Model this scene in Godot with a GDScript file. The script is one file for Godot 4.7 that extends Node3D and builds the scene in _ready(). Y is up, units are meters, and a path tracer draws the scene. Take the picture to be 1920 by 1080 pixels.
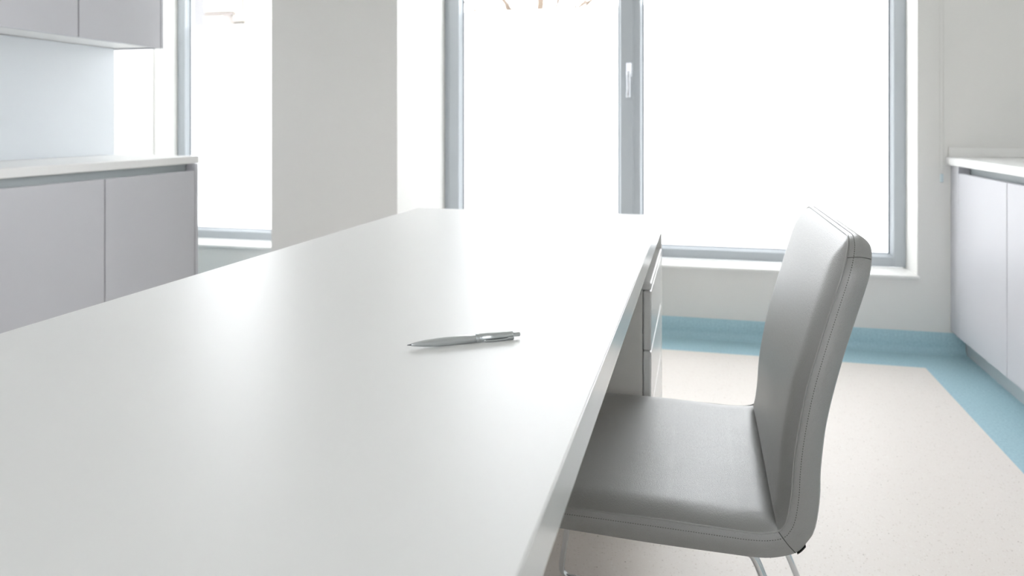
extends Node3D
# A bright consulting room: white desk with a pen, a grey leather chair, frosted windows.
# Units are metres, y is up, the window wall lies towards -z.  "d" below always means depth = -z.

const CAM_H := 1.0            # lens height
const FOCAL := 1407.0         # focal length in pixels of the 1920x1080 frame
const HORIZON := 231.0        # row of the horizon in that frame (vertical lens shift)
const WALL_D := 3.62          # room face of the window wall
const GLASS_D := 3.84         # plane of the panes
const CEIL := 2.7

var M := {}
var used := {}


func _ready() -> void:
	# ---- camera -------------------------------------------------------------
	var cam := Camera3D.new()
	cam.name = "camera"
	add_child(cam)
	var attr := CameraAttributesPhysical.new()
	attr.frustum_focus_distance = 1.02
	attr.frustum_focal_length = 24.0
	attr.exposure_aperture = 5.8
	cam.attributes = attr
	cam.position = Vector3(0, CAM_H, 0)
	cam.rotation.y = atan(350.0 / FOCAL)
	cam.near = 0.05
	cam.far = 200.0
	cam.projection = Camera3D.PROJECTION_FRUSTUM
	cam.size = cam.near * 1080.0 / FOCAL
	cam.frustum_offset = Vector2(0, cam.near * (HORIZON - 540.0) / FOCAL)
	cam.current = true
	# ---- overcast sky and exposure -----------------------------------------
	var sky_mat := ProceduralSkyMaterial.new()
	sky_mat.sky_top_color = Color(0.97, 0.985, 1.0)
	sky_mat.sky_horizon_color = Color(0.985, 0.985, 1.0)
	sky_mat.ground_horizon_color = Color(0.72, 0.72, 0.72)
	sky_mat.ground_bottom_color = Color(0.6, 0.6, 0.6)
	var env := Environment.new()
	env.background_mode = Environment.BG_SKY
	env.sky = Sky.new()
	env.sky.sky_material = sky_mat
	env.tonemap_mode = Environment.TONE_MAPPER_LINEAR
	env.tonemap_exposure = 10.6
	env.sdfgi_enabled = true
	env.ssao_enabled = true
	env.ssil_enabled = true
	var we := WorldEnvironment.new()
	we.name = "environment"
	we.environment = env
	add_child(we)

	materials()
	room()
	window_main()
	window_side()
	window_front()
	left_kitchen()
	right_kitchen()
	desk()
	chair()
	pen()
	blind_cords()
	outside()


# ============================ helpers =======================================
func numbered(called: String) -> String:
	if not used.has(called):
		used[called] = 0
		return called
	used[called] += 1
	return "%s_%03d" % [called, used[called]]


func tag(o: Node3D, label: String, category: String, group := "") -> void:
	o.set_meta("label", label)
	o.set_meta("category", category)
	if group:
		o.set_meta("group", group)


func thing(called: String, at: Vector3, label: String, category: String, group := "") -> Node3D:
	var o := Node3D.new()
	o.name = numbered(called)
	add_child(o)
	o.position = at
	tag(o, label, category, group)
	return o


func setting(called: String, at := Vector3.ZERO) -> Node3D:
	var o := Node3D.new()
	o.name = called
	add_child(o)
	o.position = at
	o.set_meta("kind", "structure")
	return o


func origin_of(o: Node) -> Vector3:
	var p := Vector3.ZERO
	var n: Node = o
	while n != self and n is Node3D:
		p += (n as Node3D).position
		n = n.get_parent()
	return p


# commits shapes given in room coordinates as one named mesh under its parent
func part(called: String, st: SurfaceTool, mat: Material, parent: Node = self, local := false) -> MeshInstance3D:
	var o := MeshInstance3D.new()
	o.name = numbered(called) if parent == self else called
	var raw := st.commit()
	if local or parent == self:
		o.mesh = raw
	else:
		var moved := SurfaceTool.new()
		moved.append_from(raw, 0, Transform3D(Basis(), -origin_of(parent)))
		o.mesh = moved.commit()
	o.material_override = null
	o.set_surface_override_material(0, mat)
	o.cast_shadow = GeometryInstance3D.SHADOW_CASTING_SETTING_ON
	parent.add_child(o, true)
	return o


func begin(smooth := false) -> SurfaceTool:
	var st := SurfaceTool.new()
	st.begin(Mesh.PRIMITIVE_TRIANGLES)
	if not smooth:
		st.set_smooth_group(-1)
	return st


func tri(st: SurfaceTool, a: Vector3, b: Vector3, c: Vector3, n: Vector3) -> void:
	var g := (a - c).cross(a - b)
	if g.dot(n) < 0.0:
		var t := b
		b = c
		c = t
		g = -g
	g = g.normalized()
	for p in [a, b, c]:
		st.set_normal(g)
		st.set_uv(Vector2(p.x + p.z, p.y))
		st.add_vertex(p)


func quad(st: SurfaceTool, a: Vector3, b: Vector3, c: Vector3, d: Vector3, n: Vector3) -> void:
	tri(st, a, b, c, n)
	tri(st, a, c, d, n)


# a box with chamfered edges; x0..x1, y0..y1, depth d0..d1
func box(st: SurfaceTool, x0: float, x1: float, y0: float, y1: float, d0: float, d1: float, bev := 0.0) -> void:
	var lo := Vector3(x0, y0, -d1)
	var hi := Vector3(x1, y1, -d0)
	var e := minf(bev, 0.45 * minf(x1 - x0, minf(y1 - y0, d1 - d0)))
	var mid := (lo + hi) / 2.0
	var h := (hi - lo) / 2.0
	for ax in 3:
		var u := (ax + 1) % 3
		var v := (ax + 2) % 3
		for s in [-1.0, 1.0]:
			var n := Vector3.ZERO
			n[ax] = s
			var pts := []
			for k in [[-1, -1], [1, -1], [1, 1], [-1, 1]]:
				var p := Vector3.ZERO
				p[ax] = s * h[ax]
				p[u] = k[0] * (h[u] - e)
				p[v] = k[1] * (h[v] - e)
				pts.append(mid + p)
			quad(st, pts[0], pts[1], pts[2], pts[3], n)
	if e <= 0.0:
		return
	for ax in 3:                      # chamfers along each axis
		var u := (ax + 1) % 3
		var v := (ax + 2) % 3
		for su in [-1.0, 1.0]:
			for sv in [-1.0, 1.0]:
				var n := Vector3.ZERO
				n[u] = su
				n[v] = sv
				var pts := []
				for k in [[-1.0, 0], [1.0, 0], [1.0, 1], [-1.0, 1]]:
					var p := Vector3.ZERO
					p[ax] = k[0] * (h[ax] - e)
					p[u] = su * (h[u] - (e if k[1] == 1 else 0.0))
					p[v] = sv * (h[v] - (0.0 if k[1] == 1 else e))
					pts.append(mid + p)
				quad(st, pts[0], pts[1], pts[2], pts[3], n)
	for sx in [-1.0, 1.0]:
		for sy in [-1.0, 1.0]:
			for sz in [-1.0, 1.0]:
				var s := Vector3(sx, sy, sz)
				tri(st, mid + s * (h - Vector3(0, e, e)), mid + s * (h - Vector3(e, 0, e)), mid + s * (h - Vector3(e, e, 0)), s)


func box_part(called: String, b: Array, bev: float, mat: Material, parent: Node = self) -> MeshInstance3D:
	var st := begin()
	box(st, b[0], b[1], b[2], b[3], b[4], b[5], bev)
	return part(called, st, mat, parent)


func struct_box(called: String, b: Array, bev: float, mat: Material) -> MeshInstance3D:
	var o := box_part(called, b, bev, mat)
	o.set_meta("kind", "structure")
	return o


# a round tube through points
func tube(st: SurfaceTool, pts: PackedVector3Array, radii: PackedFloat32Array, sides := 12, closed := false) -> void:
	var n := pts.size()
	var rings := []
	var side := Vector3.ZERO
	for i in n:
		var a := pts[(i - 1 + n) % n] if closed or i > 0 else pts[i]
		var b := pts[(i + 1) % n] if closed or i < n - 1 else pts[i]
		var t := (b - a).normalized()
		if side == Vector3.ZERO:
			side = t.cross(Vector3.UP if absf(t.y) < 0.9 else Vector3.RIGHT).normalized()
		side = (side - t * side.dot(t)).normalized()
		var up := t.cross(side)
		var ring := PackedVector3Array()
		var r := radii[mini(i, radii.size() - 1)]
		for k in sides:
			var w := TAU * k / sides
			ring.append(pts[i] + (side * cos(w) + up * sin(w)) * r)
		rings.append(ring)
	for i in (n if closed else n - 1):
		var p: PackedVector3Array = rings[i]
		var q: PackedVector3Array = rings[(i + 1) % n]
		var c := pts[i]
		for k in sides:
			var k2 := (k + 1) % sides
			smooth_quad(st, p[k], p[k2], q[k2], q[k], p[k] - c + p[k2] - c)
	if not closed:
		for e in [0, n - 1]:
			var ring: PackedVector3Array = rings[e]
			var out := pts[0] - pts[1] if e == 0 else pts[n - 1] - pts[n - 2]
			for k in sides:
				smooth_tri(st, pts[e], ring[k], ring[(k + 1) % sides], out)


func smooth_tri(st: SurfaceTool, a: Vector3, b: Vector3, c: Vector3, n: Vector3) -> void:
	if (a - c).cross(a - b).dot(n) < 0.0:
		var t := b
		b = c
		c = t
	for p in [a, b, c]:
		st.set_uv(Vector2(p.x + p.z, p.y))
		st.add_vertex(p)


func smooth_quad(st: SurfaceTool, a: Vector3, b: Vector3, c: Vector3, d: Vector3, n: Vector3) -> void:
	smooth_tri(st, a, b, c, n)
	smooth_tri(st, a, c, d, n)


func spline(pts: Array, per := 8) -> PackedVector3Array:
	var out := PackedVector3Array()
	for i in pts.size() - 1:
		var p0: Vector3 = pts[maxi(i - 1, 0)]
		var p1: Vector3 = pts[i]
		var p2: Vector3 = pts[i + 1]
		var p3: Vector3 = pts[mini(i + 2, pts.size() - 1)]
		for k in per:
			out.append(p1.cubic_interpolate(p2, p0, p3, float(k) / per))
	out.append(pts[-1])
	return out


# polyline with rounded corners
func rounded(pts: Array, r: float, per := 6) -> PackedVector3Array:
	var out := PackedVector3Array([pts[0]])
	for i in range(1, pts.size() - 1):
		var p: Vector3 = pts[i]
		var a: Vector3 = pts[i - 1]
		var b: Vector3 = pts[i + 1]
		var cut := minf(r, 0.45 * minf(p.distance_to(a), p.distance_to(b)))
		var pa := p.move_toward(a, cut)
		var pb := p.move_toward(b, cut)
		for k in per + 1:
			var t := float(k) / per
			out.append(pa.lerp(p, t).lerp(p.lerp(pb, t), t))
	out.append(pts[-1])
	return out


# ============================ materials =====================================
func mat(c: Color, rough: float, metal := 0.0, spec := 0.5) -> StandardMaterial3D:
	var m := StandardMaterial3D.new()
	m.albedo_color = c
	m.roughness = rough
	m.metallic = metal
	m.metallic_specular = spec
	return m


func noise_tex(seed_: int, freq: float, size: int, kind: int, ramp: Array = [], octaves := 3) -> NoiseTexture2D:
	var n := FastNoiseLite.new()
	n.seed = seed_
	n.frequency = freq
	n.noise_type = kind
	n.fractal_octaves = octaves
	if kind == FastNoiseLite.TYPE_CELLULAR:
		n.fractal_type = FastNoiseLite.FRACTAL_NONE
		n.cellular_return_type = FastNoiseLite.RETURN_DISTANCE2_SUB
		n.cellular_jitter = 0.9
	var t := NoiseTexture2D.new()
	t.width = size
	t.height = size
	t.seamless = true
	t.noise = n
	if ramp:
		var g := Gradient.new()
		g.offsets = PackedFloat32Array(ramp[0])
		g.colors = PackedColorArray(ramp[1])
		t.color_ramp = g
	return t


func speckled(seed_: int, size: int, base: Color, specks: Array) -> ImageTexture:
	var rng := RandomNumberGenerator.new()
	rng.seed = seed_
	var im := Image.create(size, size, false, Image.FORMAT_RGB8)
	im.fill(base)
	for s in specks:              # [count, colour, largest radius in pixels]
		for i in s[0]:
			var x := rng.randi() % size
			var y := rng.randi() % size
			var c: Color = base.lerp(s[1], rng.randf_range(0.3, 1.0))
			var rx := rng.randf_range(0.5, s[2])
			var ry := rng.randf_range(0.5, s[2])
			for v in range(-int(ceil(ry)), int(ceil(ry)) + 1):
				for u in range(-int(ceil(rx)), int(ceil(rx)) + 1):
					if u * u / (rx * rx) + v * v / (ry * ry) <= 1.0:
						im.set_pixel(posmod(x + u, size), posmod(y + v, size), c)
	return ImageTexture.create_from_image(im)


func materials() -> void:
	M.wall = mat(Color(0.93, 0.928, 0.916), 0.85, 0.0, 0.3)
	M.wall.normal_enabled = true
	M.wall.normal_texture = noise_tex(3, 0.09, 256, FastNoiseLite.TYPE_SIMPLEX_SMOOTH)
	M.wall.normal_texture.as_normal_map = true
	M.wall.normal_texture.bump_strength = 1.0
	M.wall.normal_scale = 0.3
	M.wall.uv1_triplanar = true
	M.wall.uv1_world_triplanar = true
	M.wall.uv1_scale = Vector3.ONE * 4.0
	M.sill = mat(Color(0.95, 0.95, 0.94), 0.45)
	M.laminate = mat(Color(0.94, 0.94, 0.935), 0.385)
	M.desk_body = mat(Color(0.95, 0.945, 0.93), 0.4)
	M.edge = mat(Color(0.945, 0.945, 0.94), 0.2)
	M.counter = mat(Color(0.95, 0.95, 0.945), 0.35)
	M.cabinet = mat(Color(0.79, 0.79, 0.81), 0.42)
	M.cabinet_pale = mat(Color(0.815, 0.815, 0.835), 0.42)
	M.channel = mat(Color(0.76, 0.79, 0.80), 0.45)
	M.splash = mat(Color(0.945, 0.965, 0.985), 0.15)
	M.window_frame = mat(Color(0.74, 0.765, 0.785), 0.4)
	M.gasket = mat(Color(0.25, 0.28, 0.33), 0.6)
	M.satin_steel = mat(Color(0.80, 0.81, 0.83), 0.32, 1.0)
	M.pen_metal = mat(Color(0.77, 0.785, 0.79), 0.3, 0.9)
	M.pen_dark = mat(Color(0.45, 0.46, 0.47), 0.35, 0.8)
	M.chrome = mat(Color(0.86, 0.87, 0.88), 0.06, 1.0)
	M.cord = mat(Color(0.90, 0.90, 0.885), 0.6)
	M.cord_clip = mat(Color(0.80, 0.86, 0.88), 0.3)
	M.black = mat(Color(0.05, 0.05, 0.05), 0.6)
	# leather: pebbled grain
	var grain := noise_tex(11, 0.11, 512, FastNoiseLite.TYPE_CELLULAR)
	grain.as_normal_map = true
	grain.bump_strength = 4.0
	M.leather = mat(Color(0.54, 0.54, 0.53), 0.40, 0.0, 0.75)
	M.leather.clearcoat_enabled = true
	M.leather.clearcoat = 0.5
	M.leather.clearcoat_roughness = 0.38
	M.leather_cord = M.leather.duplicate()
	M.leather.normal_enabled = true
	M.leather.normal_texture = grain
	M.leather.normal_scale = 0.6
	M.leather.uv1_triplanar = true
	M.leather.uv1_scale = Vector3.ONE * 10.0
	M.thread = mat(Color(0.38, 0.38, 0.365), 0.8)
	M.seam = mat(Color(0.34, 0.34, 0.33), 0.8)
	# floor vinyl
	M.vinyl = mat(Color.WHITE, 0.42, 0.0, 0.4)
	M.vinyl.albedo_texture = speckled(5, 1024, Color(0.958, 0.932, 0.908), [[5200, Color(0.98, 0.96, 0.94), 3.4], [3200, Color(0.86, 0.82, 0.78), 2.6], [430, Color(0.55, 0.49, 0.44), 2.2]])
	M.vinyl.uv1_triplanar = true
	M.vinyl.uv1_world_triplanar = true
	M.vinyl.uv1_scale = Vector3.ONE * 1.35
	M.vinyl_blue = mat(Color.WHITE, 0.45, 0.0, 0.4)
	M.vinyl_blue.albedo_texture = noise_tex(9, 0.05, 512, FastNoiseLite.TYPE_SIMPLEX_SMOOTH, [[0.0, 0.35, 0.65, 1.0], [Color(0.635, 0.775, 0.82), Color(0.685, 0.82, 0.865), Color(0.715, 0.845, 0.885), Color(0.76, 0.875, 0.91)]], 5)
	M.vinyl_blue.uv1_triplanar = true
	M.vinyl_blue.uv1_world_triplanar = true
	M.vinyl_blue.uv1_scale = Vector3.ONE * 3.1
	# glass and its frosted film
	M.glass = mat(Color(1, 1, 1, 0.04), 0.0)
	M.glass.transparency = BaseMaterial3D.TRANSPARENCY_ALPHA
	M.film = mat(Color(0.955, 0.96, 0.965), 0.7, 0.0, 0.2)
	M.film.backlight_enabled = true
	M.film.backlight = Color(1, 1, 1)
	M.film.cull_mode = BaseMaterial3D.CULL_DISABLED
	# outdoors
	M.render_grey = mat(Color(0.40, 0.395, 0.405), 0.7)
	M.house_wall = mat(Color(0.90, 0.89, 0.86), 0.9)
	M.house_trim = mat(Color(0.435, 0.42, 0.41), 0.8)
	M.house_beam = mat(Color(0.42, 0.395, 0.386), 0.8)
	M.bark = mat(Color(0.37, 0.32, 0.27), 0.9)
	M.paving = mat(Color(0.66, 0.65, 0.63), 0.9)


# ============================ the room ======================================
func room() -> void:
	var out_d := 4.02
	# floor: beige field, blue border
	var fl := setting("floor")
	box_part("beige_field", [-2.36, 0.90, -0.12, 0.0, -2.16, 3.385], 0.0, M.vinyl, fl)
	var st := begin()
	box(st, -3.5, 1.86, -0.12, 0.0, 3.385, out_d)
	box(st, 0.90, 1.86, -0.12, 0.0, -2.4, 3.385)
	box(st, -3.5, -2.36, -0.12, 0.0, -2.4, 3.385)
	box(st, -2.36, 0.90, -0.12, 0.0, -2.4, -2.16)
	part("blue_border", st, M.vinyl_blue, fl)
	st = begin()
	box(st, -3.5, 1.86, CEIL, CEIL + 0.2, -2.6, out_d)
	var ce := part("ceiling", st, M.wall)
	ce.set_meta("kind", "structure")
	# window wall with its two openings
	st = begin()
	var sill_y := 0.318
	var head := 2.36
	box(st, -3.5, 1.86, -0.12, sill_y, WALL_D, out_d)
	box(st, -3.5, 1.86, head, CEIL, WALL_D, out_d)
	box(st, -3.5, -2.975, sill_y, head, WALL_D, out_d)
	box(st, -1.952, -1.316, sill_y, head, WALL_D, out_d)
	box(st, 0.93, 1.86, sill_y, head, WALL_D, out_d)
	var wb := part("wall_back", st, M.wall)
	wb.set_meta("kind", "structure")
	struct_box("column", [-1.952, -1.316, 0.0, CEIL, 3.152, WALL_D], 0.002, M.wall)
	# left wall: boxed out behind the cabinets, set back beside the window
	st = begin()
	box(st, -3.5, -2.632, 0.0, CEIL, -2.4, 2.93, 0.002)
	box(st, -3.5, -2.983, 0.0, CEIL, 2.93, WALL_D)
	var wl := part("wall_left", st, M.wall)
	wl.set_meta("kind", "structure")
	struct_box("wall_right", [1.655, 1.86, 0.0, CEIL, -2.4, WALL_D], 0.0, M.wall)
	# wall behind the camera, with the wide window whose daylight fills the room from that side
	st = begin()
	box(st, -3.5, 1.86, -0.12, 0.90, -2.6, -2.4)
	box(st, -3.5, 1.86, head, CEIL, -2.6, -2.4)
	box(st, -3.5, -1.42, 0.90, head, -2.6, -2.4)
	box(st, 0.32, 1.86, 0.90, head, -2.6, -2.4)
	var wf := part("wall_front", st, M.wall)
	wf.set_meta("kind", "structure")
	# coved skirting along the window wall and round the column
	coved("baseboard_back", [Vector3(-1.316, 0, -WALL_D), Vector3(1.118, 0, -WALL_D)])
	coved("baseboard_column", [Vector3(-1.952, 0, -3.152), Vector3(-1.316, 0, -3.152)])
	coved("baseboard_side", [Vector3(-2.983, 0, -WALL_D), Vector3(-1.952, 0, -WALL_D)])
	# window boards
	struct_box("trim_1", [-1.316, 0.935, 0.3195, 0.332, 3.60, 3.805], 0.002, M.sill)
	struct_box("trim_2", [-2.975, -1.952, 0.3195, 0.332, 3.60, 3.805], 0.002, M.sill)


# skirting swept along a wall that faces the room (+z): upright strip running out into the floor in a cove
func coved(called: String, line: Array) -> void:
	var prof := [Vector2(0.0, 0.0895), Vector2(0.003, 0.0895), Vector2(0.004, 0.0885), Vector2(0.004, 0.030)]
	for k in 7:
		var w := PI / 2.0 * k / 6.0
		prof.append(Vector2(0.004 + 0.028 * (1.0 - cos(w)), 0.002 + 0.028 * (1.0 - sin(w))))
	prof.append(Vector2(0.034, 0.0))
	var st := begin(true)
	var a: Vector3 = line[0]
	var b: Vector3 = line[1]
	for i in prof.size() - 1:
		var p: Vector2 = prof[i]
		var q: Vector2 = prof[i + 1]
		smooth_quad(st, a + Vector3(0, p.y, p.x), b + Vector3(0, p.y, p.x), b + Vector3(0, q.y, q.x), a + Vector3(0, q.y, q.x), Vector3(0, 1, 1))
	st.generate_normals()
	var o := part(called, st, M.vinyl_blue)
	o.set_meta("kind", "structure")


# ============================ windows =======================================
# four mitred rails round an opening, drawn as one rectangular ring
func ring(st: SurfaceTool, x0: float, x1: float, y0: float, y1: float, wl: float, wr: float, wb: float, wt: float, d0: float, d1: float, bev: float) -> void:
	box(st, x0, x0 + wl, y0, y1, d0, d1, bev)
	box(st, x1 - wr, x1, y0, y1, d0, d1, bev)
	box(st, x0 + wl, x1 - wr, y0, y0 + wb, d0, d1, bev)
	box(st, x0 + wl, x1 - wr, y1 - wt, y1, d0, d1, bev)


# sloping glazing bead: a ring whose room side leans back to the glass
func bead(st: SurfaceTool, x0: float, x1: float, y0: float, y1: float, w: float, d_front: float, d_glass: float) -> void:
	var o := [Vector3(x0, y0, -d_front), Vector3(x1, y0, -d_front), Vector3(x1, y1, -d_front), Vector3(x0, y1, -d_front)]
	var i := [Vector3(x0 + w, y0 + w, -d_glass), Vector3(x1 - w, y0 + w, -d_glass), Vector3(x1 - w, y1 - w, -d_glass), Vector3(x0 + w, y1 - w, -d_glass)]
	for k in 4:
		var n := (k + 1) % 4
		quad(st, o[k], o[n], i[n], i[k], Vector3(0, 0, 1))
		var back: Vector3 = o[k] + Vector3(0, 0, d_front - d_glass - 0.004)
		var back2: Vector3 = o[n] + Vector3(0, 0, d_front - d_glass - 0.004)
		quad(st, back, back2, i[n] - Vector3(0, 0, 0.004), i[k] - Vector3(0, 0, 0.004), Vector3(0, 0, -1))
		quad(st, i[k], i[n], i[n] - Vector3(0, 0, 0.004), i[k] - Vector3(0, 0, 0.004), (i[k] + i[n]) * -1.0 + (o[0] + o[2]))


func glazing(w: Node3D, x0: float, x1: float, y0: float, y1: float, film_top: float) -> void:
	var st := begin()
	ring(st, x0 - 0.004, x1 + 0.004, y0 - 0.004, y1 + 0.004, 0.0085, 0.0085, 0.0065, 0.0085, GLASS_D - 0.0045, GLASS_D - 0.0002, 0.0008)
	part("gasket", st, M.gasket, w)
	box_part("pane", [x0 - 0.008, x1 + 0.008, y0 - 0.008, y1 + 0.008, GLASS_D + 0.0005, GLASS_D + 0.0065], 0.0, M.glass, w)
	st = begin()
	quad(st, Vector3(x0 + 0.002, y0 + 0.002, -GLASS_D), Vector3(x1 - 0.002, y0 + 0.002, -GLASS_D), Vector3(x1 - 0.002, film_top, -GLASS_D), Vector3(x0 + 0.002, film_top, -GLASS_D), Vector3(0, 0, 1))
	part("frosted_film", st, M.film, w)


func window_main() -> void:
	var w := setting("window_1", Vector3(-0.19, 0.332, -3.82))
	var st := begin()
	ring(st, -1.316, 0.93, 0.332, 2.36, 0.052, 0.052, 0.046, 0.05, 3.805, 3.885, 0.002)
	box(st, -0.322, -0.284, 0.378, 2.31, 3.805, 3.885, 0.002)
	part("window_frame", st, M.window_frame, w)
	# opening leaf on the left, standing a little proud of the frame
	st = begin()
	ring(st, -1.292, -0.318, 0.345, 2.345, 0.058, 0.064, 0.033, 0.06, 3.795, 3.86, 0.003)
	part("sash", st, M.window_frame, w)
	st = begin()
	bead(st, -1.234, -0.382, 0.378, 2.285, 0.012, 3.812, GLASS_D - 0.003)
	bead(st, -0.284, 0.878, 0.378, 2.31, 0.012, 3.812, GLASS_D - 0.003)
	part("glazing_bead", st, M.window_frame, w)
	glazing(w, -1.222, -0.394, 0.390, 2.273, 1.595)
	glazing(w, -0.272, 0.866, 0.390, 2.298, 1.60)
	# lever handle on the leaf's stile
	var hx := -0.338
	st = begin()
	box(st, hx - 0.015, hx + 0.015, 1.232, 1.306, 3.783, 3.796, 0.006)
	var hd := part("handle", st, M.satin_steel, w)
	var lev := begin(true)
	tube(lev, rounded([Vector3(hx, 1.252, -3.790), Vector3(hx, 1.252, -3.748), Vector3(hx, 1.19, -3.744), Vector3(hx, 1.128, -3.744)], 0.018), PackedFloat32Array([0.0085, 0.0095, 0.0095, 0.0095, 0.0095, 0.0095, 0.0095, 0.0095, 0.0095, 0.0092]), 14)
	lev.generate_normals()
	part("lever", lev, M.satin_steel, hd)


func window_side() -> void:
	var w := setting("window_2", Vector3(-2.46, 0.332, -3.82))
	var st := begin()
	ring(st, -2.972, -1.952, 0.332, 2.36, 0.052, 0.052, 0.046, 0.05, 3.805, 3.885, 0.002)
	part("window_frame", st, M.window_frame, w)
	st = begin()
	bead(st, -2.920, -2.004, 0.378, 2.31, 0.012, 3.812, GLASS_D - 0.003)
	part("glazing_bead", st, M.window_frame, w)
	glazing(w, -2.908, -2.016, 0.390, 2.298, 1.572)
	box_part("outer_reveal", [-2.9745, -2.955, 0.332, 2.36, 3.886, 4.03], 0.001, M.render_grey, w)


func window_front() -> void:
	var w := setting("window_3", Vector3(-0.55, 0.90, 2.5))
	var st := begin()
	ring(st, -1.42, 0.32, 0.90, 2.36, 0.06, 0.06, 0.06, 0.06, -2.56, -2.48, 0.002)
	box(st, -0.58, -0.52, 0.96, 2.30, -2.56, -2.48, 0.002)
	part("window_frame", st, M.window_frame, w)
	for x in [[-1.36, -0.58], [-0.52, 0.26]]:
		box_part("pane", [x[0], x[1], 0.96, 2.30, -2.523, -2.517], 0.0, M.glass, w)


# ============================ cabinets ======================================
# one base unit facing +x (way = 1) or -x (way = -1); front is the plane of its door
func base_cabinet(front: float, way: float, depth: float, d0: float, d1: float, col: Material, label: String, end_d := 0.0, filler := 0.0) -> void:
	var c := thing("base_cabinet", Vector3(front - way * depth / 2.0, 0, -(d0 + d1) / 2.0), label, "cabinet", "")
	var f := func(a: float, b: float) -> Array:      # from a to b behind the front plane
		return [minf(front - way * a, front - way * b), maxf(front - way * a, front - way * b)]
	var s: Array = f.call(0.021, depth)
	box_part("carcass", [s[0], s[1], 0.10, 0.782, d0, d1], 0.0, col, c)
	s = f.call(0.045, depth)
	box_part("top_rail", [s[0], s[1], 0.782, 0.8205, d0, d1], 0.0, M.channel, c)
	s = f.call(0.0, 0.019)
	box_part("door", [s[0], s[1], 0.102, 0.790, d0 + 0.0025, d1 - 0.0025], 0.0012, col, c)
	s = f.call(0.065, 0.083)
	box_part("plinth", [s[0], s[1], 0.0, 0.10, d0, d1 + filler], 0.0, M.channel, c)
	if end_d > 0.0:
		s = f.call(0.001, depth)
		box_part("end_panel", [s[0], s[1], 0.10 if filler > 0.0 else 0.0, 0.8205, d1 + 0.003, end_d], 0.001, col, c)
	if filler > 0.0:                 # scribed strip that closes the gap to the window wall
		s = f.call(0.006, 0.03)
		box_part("filler_strip", [s[0], s[1], 0.10, 0.8205, end_d + 0.002, d1 + filler], 0.0, col, c)


func wall_cabinet(front: float, depth: float, d0: float, d1: float, label: String, end_d := 0.0) -> void:
	var c := thing("wall_cabinet", Vector3(front - depth / 2.0, 1.34, -(d0 + d1) / 2.0), label, "cabinet", "")
	box_part("carcass", [front - depth, front - 0.021, 1.363, 2.06, d0, d1], 0.0, M.cabinet_pale, c)
	box_part("bottom_panel", [front - depth, front - 0.020, 1.346, 1.362, d0, d1], 0.0, M.counter, c)
	box_part("door", [front - 0.019, front, 1.34, 2.06, d0 + 0.0025, d1 - 0.0025], 0.0012, M.cabinet, c)
	if end_d > 0.0:
		box_part("end_panel", [front - depth, front, 1.34, 2.06, d1 + 0.002, end_d], 0.001, M.cabinet, c)


func left_kitchen() -> void:
	base_cabinet(-2.16, 1.0, 0.47, 2.362, 2.880, M.cabinet, "grey base cabinet at the window end of the left row, its end panel showing", 2.903)
	base_cabinet(-2.16, 1.0, 0.47, 1.844, 2.362, M.cabinet, "grey base cabinet at the left picture edge, second from the window end")
	base_cabinet(-2.16, 1.0, 0.47, 1.326, 1.844, M.cabinet, "grey base cabinet farthest from the windows in the left row")
	var ct := box_part("countertop", [-2.630, -2.175 + 0.03 - 0.03, 0.821, 0.854, 1.326, 2.929], 0.002, M.counter)
	tag(ct, "white countertop over the grey base cabinets below the glass splashback", "countertop")
	var sp := box_part("splashback", [-2.631, -2.625, 0.8545, 1.344, 1.326, 2.926], 0.0008, M.splash)
	tag(sp, "pale blue-white glass splashback between left countertop and wall cabinets", "splashback")
	wall_cabinet(-2.373, 0.257, 2.460, 2.925, "light grey wall cabinet above the left countertop, nearest the window", 2.944)
	wall_cabinet(-2.373, 0.257, 1.976, 2.460, "light grey wall cabinet in the top left corner, second from the window")
	wall_cabinet(-2.373, 0.257, 1.492, 1.976, "light grey wall cabinet farthest from the windows")


func right_kitchen() -> void:
	base_cabinet(1.055, -1.0, 0.598, 2.990, 3.500, M.cabinet_pale, "pale grey base cabinet in the right corner next to the blind cord", 3.53, 0.1175)
	base_cabinet(1.055, -1.0, 0.598, 2.480, 2.990, M.cabinet_pale, "pale grey base cabinet at the right picture edge, second from the window wall")
	base_cabinet(1.055, -1.0, 0.598, 1.970, 2.480, M.cabinet_pale, "pale grey base cabinet third from the window wall on the right")
	var ct := thing("countertop", Vector3(1.35, 0.821, -2.8), "white countertop with low upstand on the right row of cabinets", "countertop")
	box_part("slab", [1.040, 1.653, 0.821, 0.854, 1.970, 3.618], 0.002, M.counter, ct)
	box_part("upstand", [1.052, 1.653, 0.8545, 0.896, 3.602, 3.618], 0.001, M.sill, ct)


# ============================ desk ==========================================
func desk() -> void:
	var d := thing("desk", Vector3(-0.47, 0, -1.16), "long white desk with satin top and drawers under its far end", "desk")
	box_part("tabletop", [-0.8370, -0.1018, 0.700, 0.740, 0.1515, 2.1655], 0.0004, M.laminate, d)
	box_part("edge_band", [-0.10175, -0.1003, 0.700, 0.740, 0.15, 2.167], 0.0005, M.edge, d)
	box_part("edge_band", [-0.8385, -0.83705, 0.700, 0.740, 0.15, 2.167], 0.0005, M.edge, d)
	box_part("edge_band", [-0.8370, -0.1018, 0.700, 0.740, 2.16555, 2.167], 0.0005, M.edge, d)
	box_part("edge_band", [-0.8370, -0.1018, 0.700, 0.740, 0.15, 0.15145], 0.0005, M.edge, d)
	box_part("end_panel", [-0.8300, -0.1012, 0.0, 0.6995, 2.140, 2.160], 0.001, M.desk_body, d)
	box_part("end_panel", [-0.8300, -0.1060, 0.0, 0.6995, 0.165, 0.187], 0.001, M.desk_body, d)
	pedestal(d)


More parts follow.
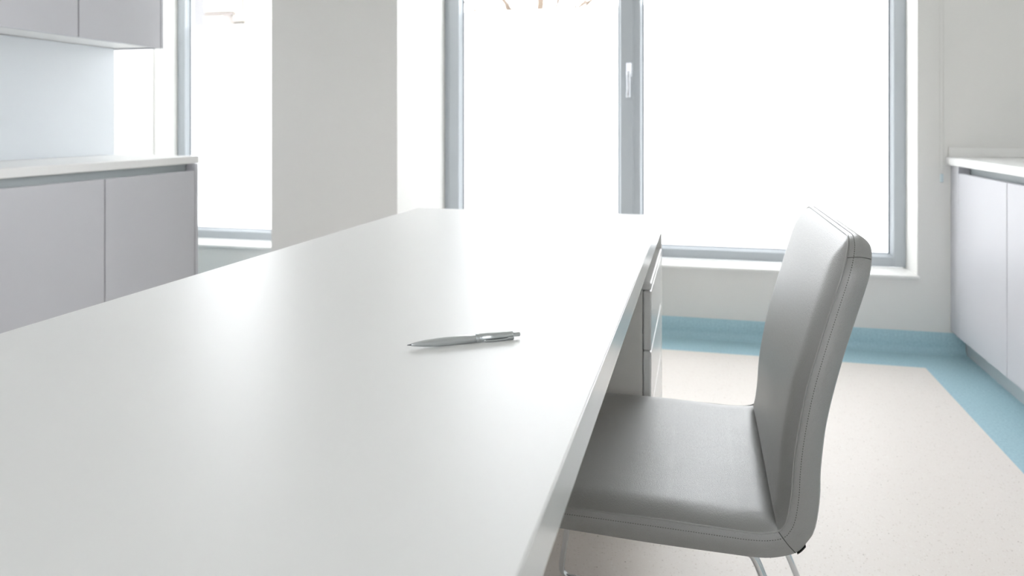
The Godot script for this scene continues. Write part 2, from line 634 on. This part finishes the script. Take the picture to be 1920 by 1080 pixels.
# drawer pedestal bolted to the desk's far end panel, clear of the floor
func pedestal(d: Node3D) -> void:
	var u := box_part("drawer_pedestal", [-0.655, -0.120, 0.215, 0.632, 1.672, 2.1395], 0.001, M.desk_body, d)
	box_part("pedestal_top", [-0.657, -0.101, 0.6335, 0.650, 1.670, 2.1395], 0.0025, M.edge, u)
	var tops := [0.631, 0.4970, 0.3630]
	for t in tops:
		box_part("drawer", [-0.1185, -0.1015, t - 0.1315, t, 1.674, 2.137], 0.0025, M.edge, u)


# ============================ chair =========================================
const CHAIR_K := 1.1106
const CHAIR_D := 1.255
var prof_in := PackedVector3Array()
var prof_out := PackedVector3Array()
var prof_s := PackedFloat32Array()


func chair_xy(x: float, y: float) -> Vector3:
	return Vector3(CHAIR_K * x, CAM_H - CHAIR_K * (CAM_H - y), 0)


# place on the chair's shell: s along the profile, h from the inner to the outer face, z across
func shell(s: float, h: float, z: float) -> Vector3:
	var i := clampi(prof_s.bsearch(s) - 1, 0, prof_s.size() - 2)
	var t := clampf((s - prof_s[i]) / maxf(prof_s[i + 1] - prof_s[i], 1e-6), 0.0, 1.0)
	var a := prof_in[i].lerp(prof_in[i + 1], t)
	var b := prof_out[i].lerp(prof_out[i + 1], t)
	return a.lerp(b, h) + Vector3(0, 0, z)


func shell_through(s: float) -> Vector3:             # direction from the inner face to the outer
	return (shell(s, 1, 0) - shell(s, 0, 0)).normalized()


func shell_along(s: float) -> Vector3:
	return (shell(s + 0.004, 0.5, 0) - shell(s - 0.004, 0.5, 0)).normalized()


func chair() -> void:
	var c := thing("chair", Vector3(0, 0, -CHAIR_K * CHAIR_D), "grey leather chair with stitched high back and chrome legs, drawn up to the desk", "chair")
	var ins := [[-0.345, 0.4665], [-0.25, 0.4667], [-0.15, 0.4668], [-0.06, 0.4662], [0.02, 0.4645], [0.058, 0.4638], [0.083, 0.4652], [0.100, 0.4700], [0.108, 0.4795], [0.1125, 0.4930], [0.1166, 0.5209], [0.1185, 0.5509], [0.1215, 0.580], [0.1262, 0.610], [0.1345, 0.655], [0.147, 0.703], [0.161, 0.752], [0.1755, 0.800], [0.188, 0.838], [0.1925, 0.8500]]
	var outs := [[-0.345, 0.4370], [-0.25, 0.4372], [-0.15, 0.4350], [-0.06, 0.4325], [0.035, 0.4317], [0.075, 0.4320], [0.098, 0.4355], [0.1215, 0.4445], [0.1345, 0.4590], [0.1442, 0.4780], [0.1493, 0.515], [0.1500, 0.545], [0.1525, 0.575], [0.1572, 0.612], [0.1670, 0.658], [0.1800, 0.708], [0.1950, 0.758], [0.2080, 0.803], [0.2150, 0.836], [0.2140, 0.8465]]
	var a := []
	var b := []
	for i in ins.size():
		a.append(chair_xy(ins[i][0], ins[i][1]))
		b.append(chair_xy(outs[i][0], outs[i][1]))
	prof_in = spline(a, 10)
	prof_out = spline(b, 10)
	var s := 0.0
	for i in prof_in.size():
		if i > 0:
			s += ((prof_in[i] + prof_out[i]) / 2.0).distance_to((prof_in[i - 1] + prof_out[i - 1]) / 2.0)
		prof_s.append(s)
	var s_fold := prof_s[70]                           # where seat and back meet
	var length := s
	var W := 0.225 * CHAIR_K
	var R := 0.060
	# rows along the profile, closer together at both ends and at the fold
	var rows := []
	for k in 11:
		rows.append(R * (1.0 - cos(PI / 2.0 * k / 10.0)))
	for k in range(1, 40):
		rows.append(lerpf(R, s_fold - 0.03, k / 40.0))
	for k in range(0, 25):
		rows.append(lerpf(s_fold - 0.03, s_fold + 0.03, k / 24.0))
	for k in range(1, 40):
		rows.append(lerpf(s_fold + 0.03, length - R, k / 40.0))
	for k in 11:
		rows.append(length - R + R * sin(PI / 2.0 * k / 10.0))
	var half := func(q: float) -> float:
		var e := minf(q, length - q)
		return W if e >= R else W - R + sqrt(maxf(R * R - (R - e) * (R - e), 0.0))
	var cols := []
	for k in 37:
		var t := -1.0 + 2.0 * k / 36.0
		cols.append(signf(t) * (1.0 - pow(1.0 - absf(t), 1.7)))
	# inner panels, meeting in the fold, and the outer shell
	var fold_row := rows.find(rows.filter(func(q): return q >= s_fold - 1e-6)[0])
	for panel in [["seat", 0, fold_row, 0.0], ["backrest", fold_row, rows.size() - 1, 0.0], ["shell", 0, rows.size() - 1, 1.0]]:
		var st := begin(true)
		var pts := []
		for i in range(panel[1], panel[2] + 1):
			var q: float = rows[i]
			var hw: float = half.call(q)
			var line := PackedVector3Array()
			for t in cols:
				var z: float = t * hw
				var dist := minf(minf(hw - absf(z), q), length - q)
				var swell: float
				if panel[3] == 0.0:
					var e := clampf(dist / 0.046, 0.0, 1.0)
					swell = -0.0145 * (1.0 - pow(1.0 - e, 2.0)) * (1.0 - 0.92 * exp(-absf(q - s_fold) / 0.007))
				else:
					swell = 0.005 * (1.0 - exp(-dist / 0.008))
				line.append(shell(q, panel[3], z) + shell_through(q) * swell)
			pts.append(line)
		for i in pts.size() - 1:
			for k in cols.size() - 1:
				var q: float = rows[panel[1] + i]
				smooth_quad(st, pts[i][k], pts[i][k + 1], pts[i + 1][k + 1], pts[i + 1][k], shell_through(q) * (1.0 if panel[3] > 0.0 else -1.0))
		st.generate_normals()
		part(panel[0], st, M.leather, c, true)
	# outline of the shell as (s, z)
	var loop := []
	for q in rows:
		loop.append(Vector2(q, half.call(q)))
	for k in range(cols.size() - 2, 0, -1):
		loop.append(Vector2(length, cols[k] * (W - R)))
	for i in range(rows.size() - 1, -1, -1):
		loop.append(Vector2(rows[i], -half.call(rows[i])))
	for k in range(1, cols.size() - 1):
		loop.append(Vector2(0.0, cols[k] * (W - R)))
	var clean := []
	for p in loop:
		if clean.is_empty() or (clean[-1] as Vector2).distance_to(p) > 1e-5:
			clean.append(p)
	loop = clean
	var n := loop.size()
	var rim := func(i: int, h: float, lift: float) -> Vector3:
		var p: Vector2 = loop[i % n]
		var tng: Vector2 = ((loop[(i + 1) % n] as Vector2) - (loop[(i - 1 + n) % n] as Vector2)).normalized()
		var away := Vector2(tng.y, -tng.x)
		if away.dot(p - Vector2(length / 2.0, 0.0)) < 0.0:
			away = -away
		return shell(p.x, h, p.y) + (shell_along(p.x) * away.x + Vector3(0, 0, away.y)) * lift
	var st := begin(true)
	var layers := 9
	for i in n:
		for j in layers:
			var h0 := float(j) / layers
			var h1 := float(j + 1) / layers
			var mid: Vector3 = rim.call(i, 0.5, 0.1) - rim.call(i, 0.5, 0.0)
			smooth_quad(st, rim.call(i, h0, 0.0045 * sin(PI * h0)), rim.call(i + 1, h0, 0.0045 * sin(PI * h0)), rim.call(i + 1, h1, 0.0045 * sin(PI * h1)), rim.call(i, h1, 0.0045 * sin(PI * h1)), mid)
	st.generate_normals()
	part("border", st, M.leather, c, true)
	# piped seam, stitches beside it, cross seams at the fold and at the top corners
	st = begin(true)
	var line := PackedVector3Array()
	for i in n:
		line.append(rim.call(i, -0.01, 0.0012))
	tube(st, line, PackedFloat32Array([0.0014]), 8, true)
	st.generate_normals()
	part("seam_piping", st, M.leather_cord, c, true)
	st = begin(true)
	var way := PackedVector3Array()
	for i in n + 1:
		way.append(rim.call(i, 0.27, 0.0034))
	var run := 0.0
	for i in n:
		var seg := way[i].distance_to(way[i + 1])
		while run < seg:
			var p0 := way[i].lerp(way[i + 1], run / seg)
			var p1 := p0 + (way[i + 1] - way[i]).normalized() * 0.0019
			tube(st, PackedVector3Array([p0, p1]), PackedFloat32Array([0.00055]), 5)
			run += 0.0037
		run -= seg
	st.generate_normals()
	part("stitching", st, M.thread, c, true).set_meta("kind", "stuff")
	for side in [1.0, -1.0]:
		for q in [s_fold, length - 0.024]:
			st = begin(true)
			line = PackedVector3Array()
			var spot := Vector2(q, side * half.call(q))
			var near := 0
			for i in n:
				if (loop[i] as Vector2).distance_to(spot) < (loop[near] as Vector2).distance_to(spot):
					near = i
			for j in 13:
				var h := j / 12.0
				line.append(rim.call(near, h, 0.0045 * sin(PI * h) + 0.0002))
			tube(st, line, PackedFloat32Array([0.0006]), 6)
			st.generate_normals()
			part("cross_seam", st, M.seam, c, true)
	# little dark tab sewn into the seam at the lower rear corner
	st = begin()
	for j in 6:
		var q0 := s_fold + 0.001 + 0.0022 * j
		var q1 := q0 + 0.0022
		for e in [0.0, 0.0012]:
			quad(st, shell(q0, 1, W - 0.022) + shell_through(q0) * (0.0035 + e), shell(q1, 1, W - 0.022) + shell_through(q1) * (0.0035 + e), shell(q1, 1, W + 0.001) + shell_through(q1) * (0.0015 + e), shell(q0, 1, W + 0.001) + shell_through(q0) * (0.0015 + e), shell_through(q0) * (1.0 if e > 0.0 else -1.0))
		quad(st, shell(q0, 1, W + 0.001) + shell_through(q0) * 0.0015, shell(q1, 1, W + 0.001) + shell_through(q1) * 0.0015, shell(q1, 1, W + 0.001) + shell_through(q1) * 0.0027, shell(q0, 1, W + 0.001) + shell_through(q0) * 0.0027, Vector3(0, 0, 1))
	part("tab", st, M.black, c, true)
	# chrome sled legs
	for side in [1.0, -1.0]:
		st = begin(true)
		var z: float = side * 0.205 * CHAIR_K
		var path := []
		for p in [[-0.170, 0.434], [-0.205, 0.432], [-0.230, 0.31], [-0.2493, 0.2137], [-0.266, 0.107], [0.200, 0.107], [0.0685, 0.4325], [0.02, 0.4335]]:
			path.append(chair_xy(p[0], p[1]) + Vector3(0, 0, z))
		tube(st, rounded(path, 0.030, 7), PackedFloat32Array([0.0062]), 14)
		st.generate_normals()
		part("leg_frame", st, M.chrome, c, true)
		for x in [-0.215, 0.150]:
			st = begin(true)
			var p := chair_xy(x, 0.107) + Vector3(0, 0, z)
			tube(st, PackedVector3Array([Vector3(p.x - 0.012, 0.0055, p.z), Vector3(p.x + 0.012, 0.0055, p.z)]), PackedFloat32Array([0.0054]), 10)
			st.generate_normals()
			part("glide", st, M.black, c, true)
	for x in [-0.172, 0.022]:
		st = begin(true)
		tube(st, PackedVector3Array([chair_xy(x, 0.4335) + Vector3(0, 0, -0.205 * CHAIR_K), chair_xy(x, 0.4335) + Vector3(0, 0, 0.205 * CHAIR_K)]), PackedFloat32Array([0.0062]), 12)
		st.generate_normals()
		part("crossbar", st, M.chrome, c, true)


# ============================ pen ===========================================
func lathe(st: SurfaceTool, prof: Array, sides := 28) -> void:     # prof: [x, radius] pairs along +x
	for i in prof.size() - 1:
		for k in sides:
			var w0 := TAU * k / sides
			var w1 := TAU * (k + 1) / sides
			var p := func(j: int, w: float) -> Vector3: return Vector3(prof[j][0], prof[j][1] * cos(w), prof[j][1] * sin(w))
			smooth_quad(st, p.call(i, w0), p.call(i, w1), p.call(i + 1, w1), p.call(i + 1, w0), Vector3((prof[i][1] - prof[i + 1][1]) * 2.0, cos(w0), sin(w0)))


func pen() -> void:
	var tip := Vector3(-0.3250, 0, -0.8073)
	var end := Vector3(-0.2100, 0, -0.8840)
	var dir := end - tip
	var L := dir.length()
	var r_most := 0.0050
	var o := thing("pen", Vector3(tip.x, 0.740 + r_most, tip.z), "silver retractable ballpoint pen lying on the white desk", "pen")
	o.rotation.y = atan2(-dir.z, dir.x)
	var st := begin(true)
	lathe(st, [[0.0, 0.0], [0.0004, 0.0004], [0.0015, 0.00055], [0.0048, 0.0010], [0.0050, 0.0010]])
	st.generate_normals()
	part("nib", st, M.pen_dark, o, true)
	st = begin(true)
	lathe(st, [[0.0046, 0.0], [0.0046, 0.0013], [0.0050, 0.0015], [0.0085, 0.0022], [0.014, 0.0030], [0.020, 0.0037], [0.027, 0.0043], [0.035, 0.0047], [0.045, 0.00495], [0.060, 0.00495], [0.0812, 0.0049], [0.0814, 0.0044], [0.0822, 0.0044]])
	st.generate_normals()
	part("barrel", st, M.pen_metal, o, true)
	st = begin(true)
	lathe(st, [[0.0822, 0.0044], [0.0823, 0.00485], [0.0825, 0.00495], [0.0860, 0.00495], [0.0862, 0.00485], [0.0863, 0.0044]])
	st.generate_normals()
	part("band", st, M.pen_metal, o, true)
	st = begin(true)
	lathe(st, [[0.0863, 0.0044], [0.0870, 0.0044], [0.0871, 0.0049], [0.110, 0.0049], [L * 0.915, 0.0048], [L * 0.921, 0.0046], [L * 0.9215, 0.0044], [L * 0.923, 0.0048], [L * 0.930, 0.0046], [L * 0.934, 0.0040], [L * 0.934, 0.0]])
	st.generate_normals()
	part("cap", st, M.pen_metal, o, true)
	st = begin(true)
	lathe(st, [[L * 0.930, 0.0025], [L * 0.993, 0.0025], [L * 0.998, 0.0021], [L, 0.0]])
	st.generate_normals()
	part("push_button", st, M.pen_metal, o, true)
	# clip along the cap, on the side towards the room's chair edge
	var out := Vector3(0, sin(deg_to_rad(-29.0)), cos(deg_to_rad(-29.0)))
	var across := Vector3(1, 0, 0).cross(out)
	st = begin(true)
	var rows := [[0.660, 0.0056, 0.0004], [0.664, 0.0056, 0.0013], [0.672, 0.0060, 0.0019], [0.684, 0.0065, 0.0017], [0.70, 0.0068, 0.0016], [0.80, 0.0068, 0.0017], [0.865, 0.0066, 0.0019], [0.868, 0.0062, 0.0021], [0.928, 0.0060, 0.0021], [0.932, 0.0054, 0.0014]]
	var ringed := []
	for rw in rows:
		var line := PackedVector3Array()
		for k in 10:
			var w := TAU * k / 10.0
			line.append(Vector3(rw[0] * L, 0, 0) + out * (rw[1] + 0.0007 * sin(w)) + across * (rw[2] * cos(w)))
		ringed.append(line)
	for i in rows.size() - 1:
		for k in 10:
			var mid := Vector3(rows[i][0] * L, 0, 0) + out * float(rows[i][1])
			smooth_quad(st, ringed[i][k], ringed[i][(k + 1) % 10], ringed[i + 1][(k + 1) % 10], ringed[i + 1][k], ringed[i][k] + ringed[i][(k + 1) % 10] - 2.0 * mid)
	tube(st, PackedVector3Array([Vector3(0.668 * L, 0, 0) + out * 0.0048, Vector3(0.668 * L, 0, 0) + out * 0.0057]), PackedFloat32Array([0.0011]), 8)
	for q in [0.885, 0.897, 0.909, 0.921]:
		tube(st, PackedVector3Array([Vector3(q * L, 0, 0) + out * 0.0042, Vector3(q * L, 0, 0) + out * 0.0057]), PackedFloat32Array([0.0016]), 8)
	st.generate_normals()
	part("clip", st, M.pen_metal, o, true)


# ============================ blind cords ===================================
func blind_cords() -> void:
	for it in [[1.0128, 1.0272, 0.775, "thin pale blind cord loop hanging on the wall right of the main window"], [-2.952, -2.924, 0.62, "white blind cord loop hanging beside the left window above the counter end"]]:
		var d := 3.598
		var xm: float = (it[0] + it[1]) / 2.0
		var c := thing("blind_cord", Vector3(xm, it[2], -d), it[3], "blind cord")
		var st := begin(true)
		var path := [Vector3(it[0], 2.40, -d), Vector3(it[0], it[2] + 0.02, -d), Vector3(xm, it[2], -d), Vector3(it[1], it[2] + 0.02, -d), Vector3(it[1], 2.40, -d)]
		tube(st, rounded(path, 0.012, 5), PackedFloat32Array([0.0015]), 8)
		st.generate_normals()
		part("cord", st, M.cord, c)
		box_part("connector", [xm - 0.006, xm + 0.006, it[2] - 0.030, it[2] + 0.006, d - 0.005, d + 0.005], 0.002, M.cord_clip, c)
		box_part("bracket", [xm - 0.02, xm + 0.02, 2.395, 2.46, d - 0.012, WALL_D], 0.003, M.sill, c)


# ============================ outdoors ======================================
func outside() -> void:
	var g := struct_box("ground", [-40, 40, -0.5, -0.3, 4.03, 60], 0.0, M.paving)
	g.name = "ground"
	# a pale house across the yard, seen through the clear strip above the film on the left
	var h := thing("house", Vector3(-10, -0.3, -16), "pale rendered house with timber porch seen above the left window film", "house")
	box_part("wall", [-16.0, -7.4, -0.3, 4.9, 15.5, 19.0], 0.0, M.house_wall, h)
	box_part("roof", [-16.4, -7.0, 4.9, 5.2, 15.0, 19.4], 0.02, M.house_trim, h)
	box_part("pilaster", [-10.60, -10.29, -0.3, 4.9, 15.38, 15.5], 0.01, M.house_trim, h)
	box_part("porch_post", [-9.82, -9.66, -0.3, 3.30, 14.0, 14.16], 0.01, M.house_beam, h)
	box_part("porch_beam", [-10.6, -9.60, 3.30, 3.37, 14.0, 14.16], 0.01, M.house_beam, h)
	box_part("porch_roof", [-10.8, -9.5, 3.38, 3.42, 13.9, 15.5], 0.01, M.house_wall, h)
	box_part("lintel", [-10.1, -9.4, 3.16, 3.23, 15.42, 15.5], 0.01, M.house_trim, h)
	# bare tree before the main window
	var t := thing("tree", Vector3(-2.55, -0.3, -12.0), "bare winter tree showing above the film of the main window", "tree")
	var rng := RandomNumberGenerator.new()
	rng.seed = 21
	var st := begin(true)
	tube(st, PackedVector3Array([Vector3(0, 0, 0), Vector3(0.02, 1.2, 0), Vector3(0.0, 2.4, 0.02), Vector3(0.06, 3.6, 0), Vector3(0.0, 4.8, 0)]), PackedFloat32Array([0.10, 0.085, 0.07, 0.045, 0.01]), 9)
	st.generate_normals()
	part("trunk", st, M.bark, t, true)
	var tw := begin(true)
	for i in 46:
		st = begin(true)
		var y := rng.randf_range(1.1, 3.0)
		var w := TAU * i / 12.0 + rng.randf_range(-0.2, 0.2)
		var reach := rng.randf_range(0.9, 2.3)
		var p0 := Vector3(0, y, 0)
		var p1 := Vector3(cos(w) * reach * 0.5, y + 0.35, sin(w) * reach * 0.5)
		var p2 := Vector3(cos(w) * reach, y + 1.2, sin(w) * reach)
		var pts := spline([p0, p1, p2], 4)
		tube(st, pts, PackedFloat32Array([0.032, 0.029, 0.026, 0.023, 0.020, 0.017, 0.014, 0.010, 0.005]), 6)
		st.generate_normals()
		part("branch", st, M.bark, t, true)
		for k in 6:
			var q := pts[rng.randi_range(2, pts.size() - 1)]
			var e := q + Vector3(rng.randf_range(-0.35, 0.35), rng.randf_range(0.15, 0.6), rng.randf_range(-0.35, 0.35))
			tube(tw, PackedVector3Array([q, q.lerp(e, 0.5) + Vector3(0.02, 0, 0), e]), PackedFloat32Array([0.009, 0.007, 0.003]), 5)
	tw.generate_normals()
	part("twigs", tw, M.bark, t, true).set_meta("kind", "stuff")
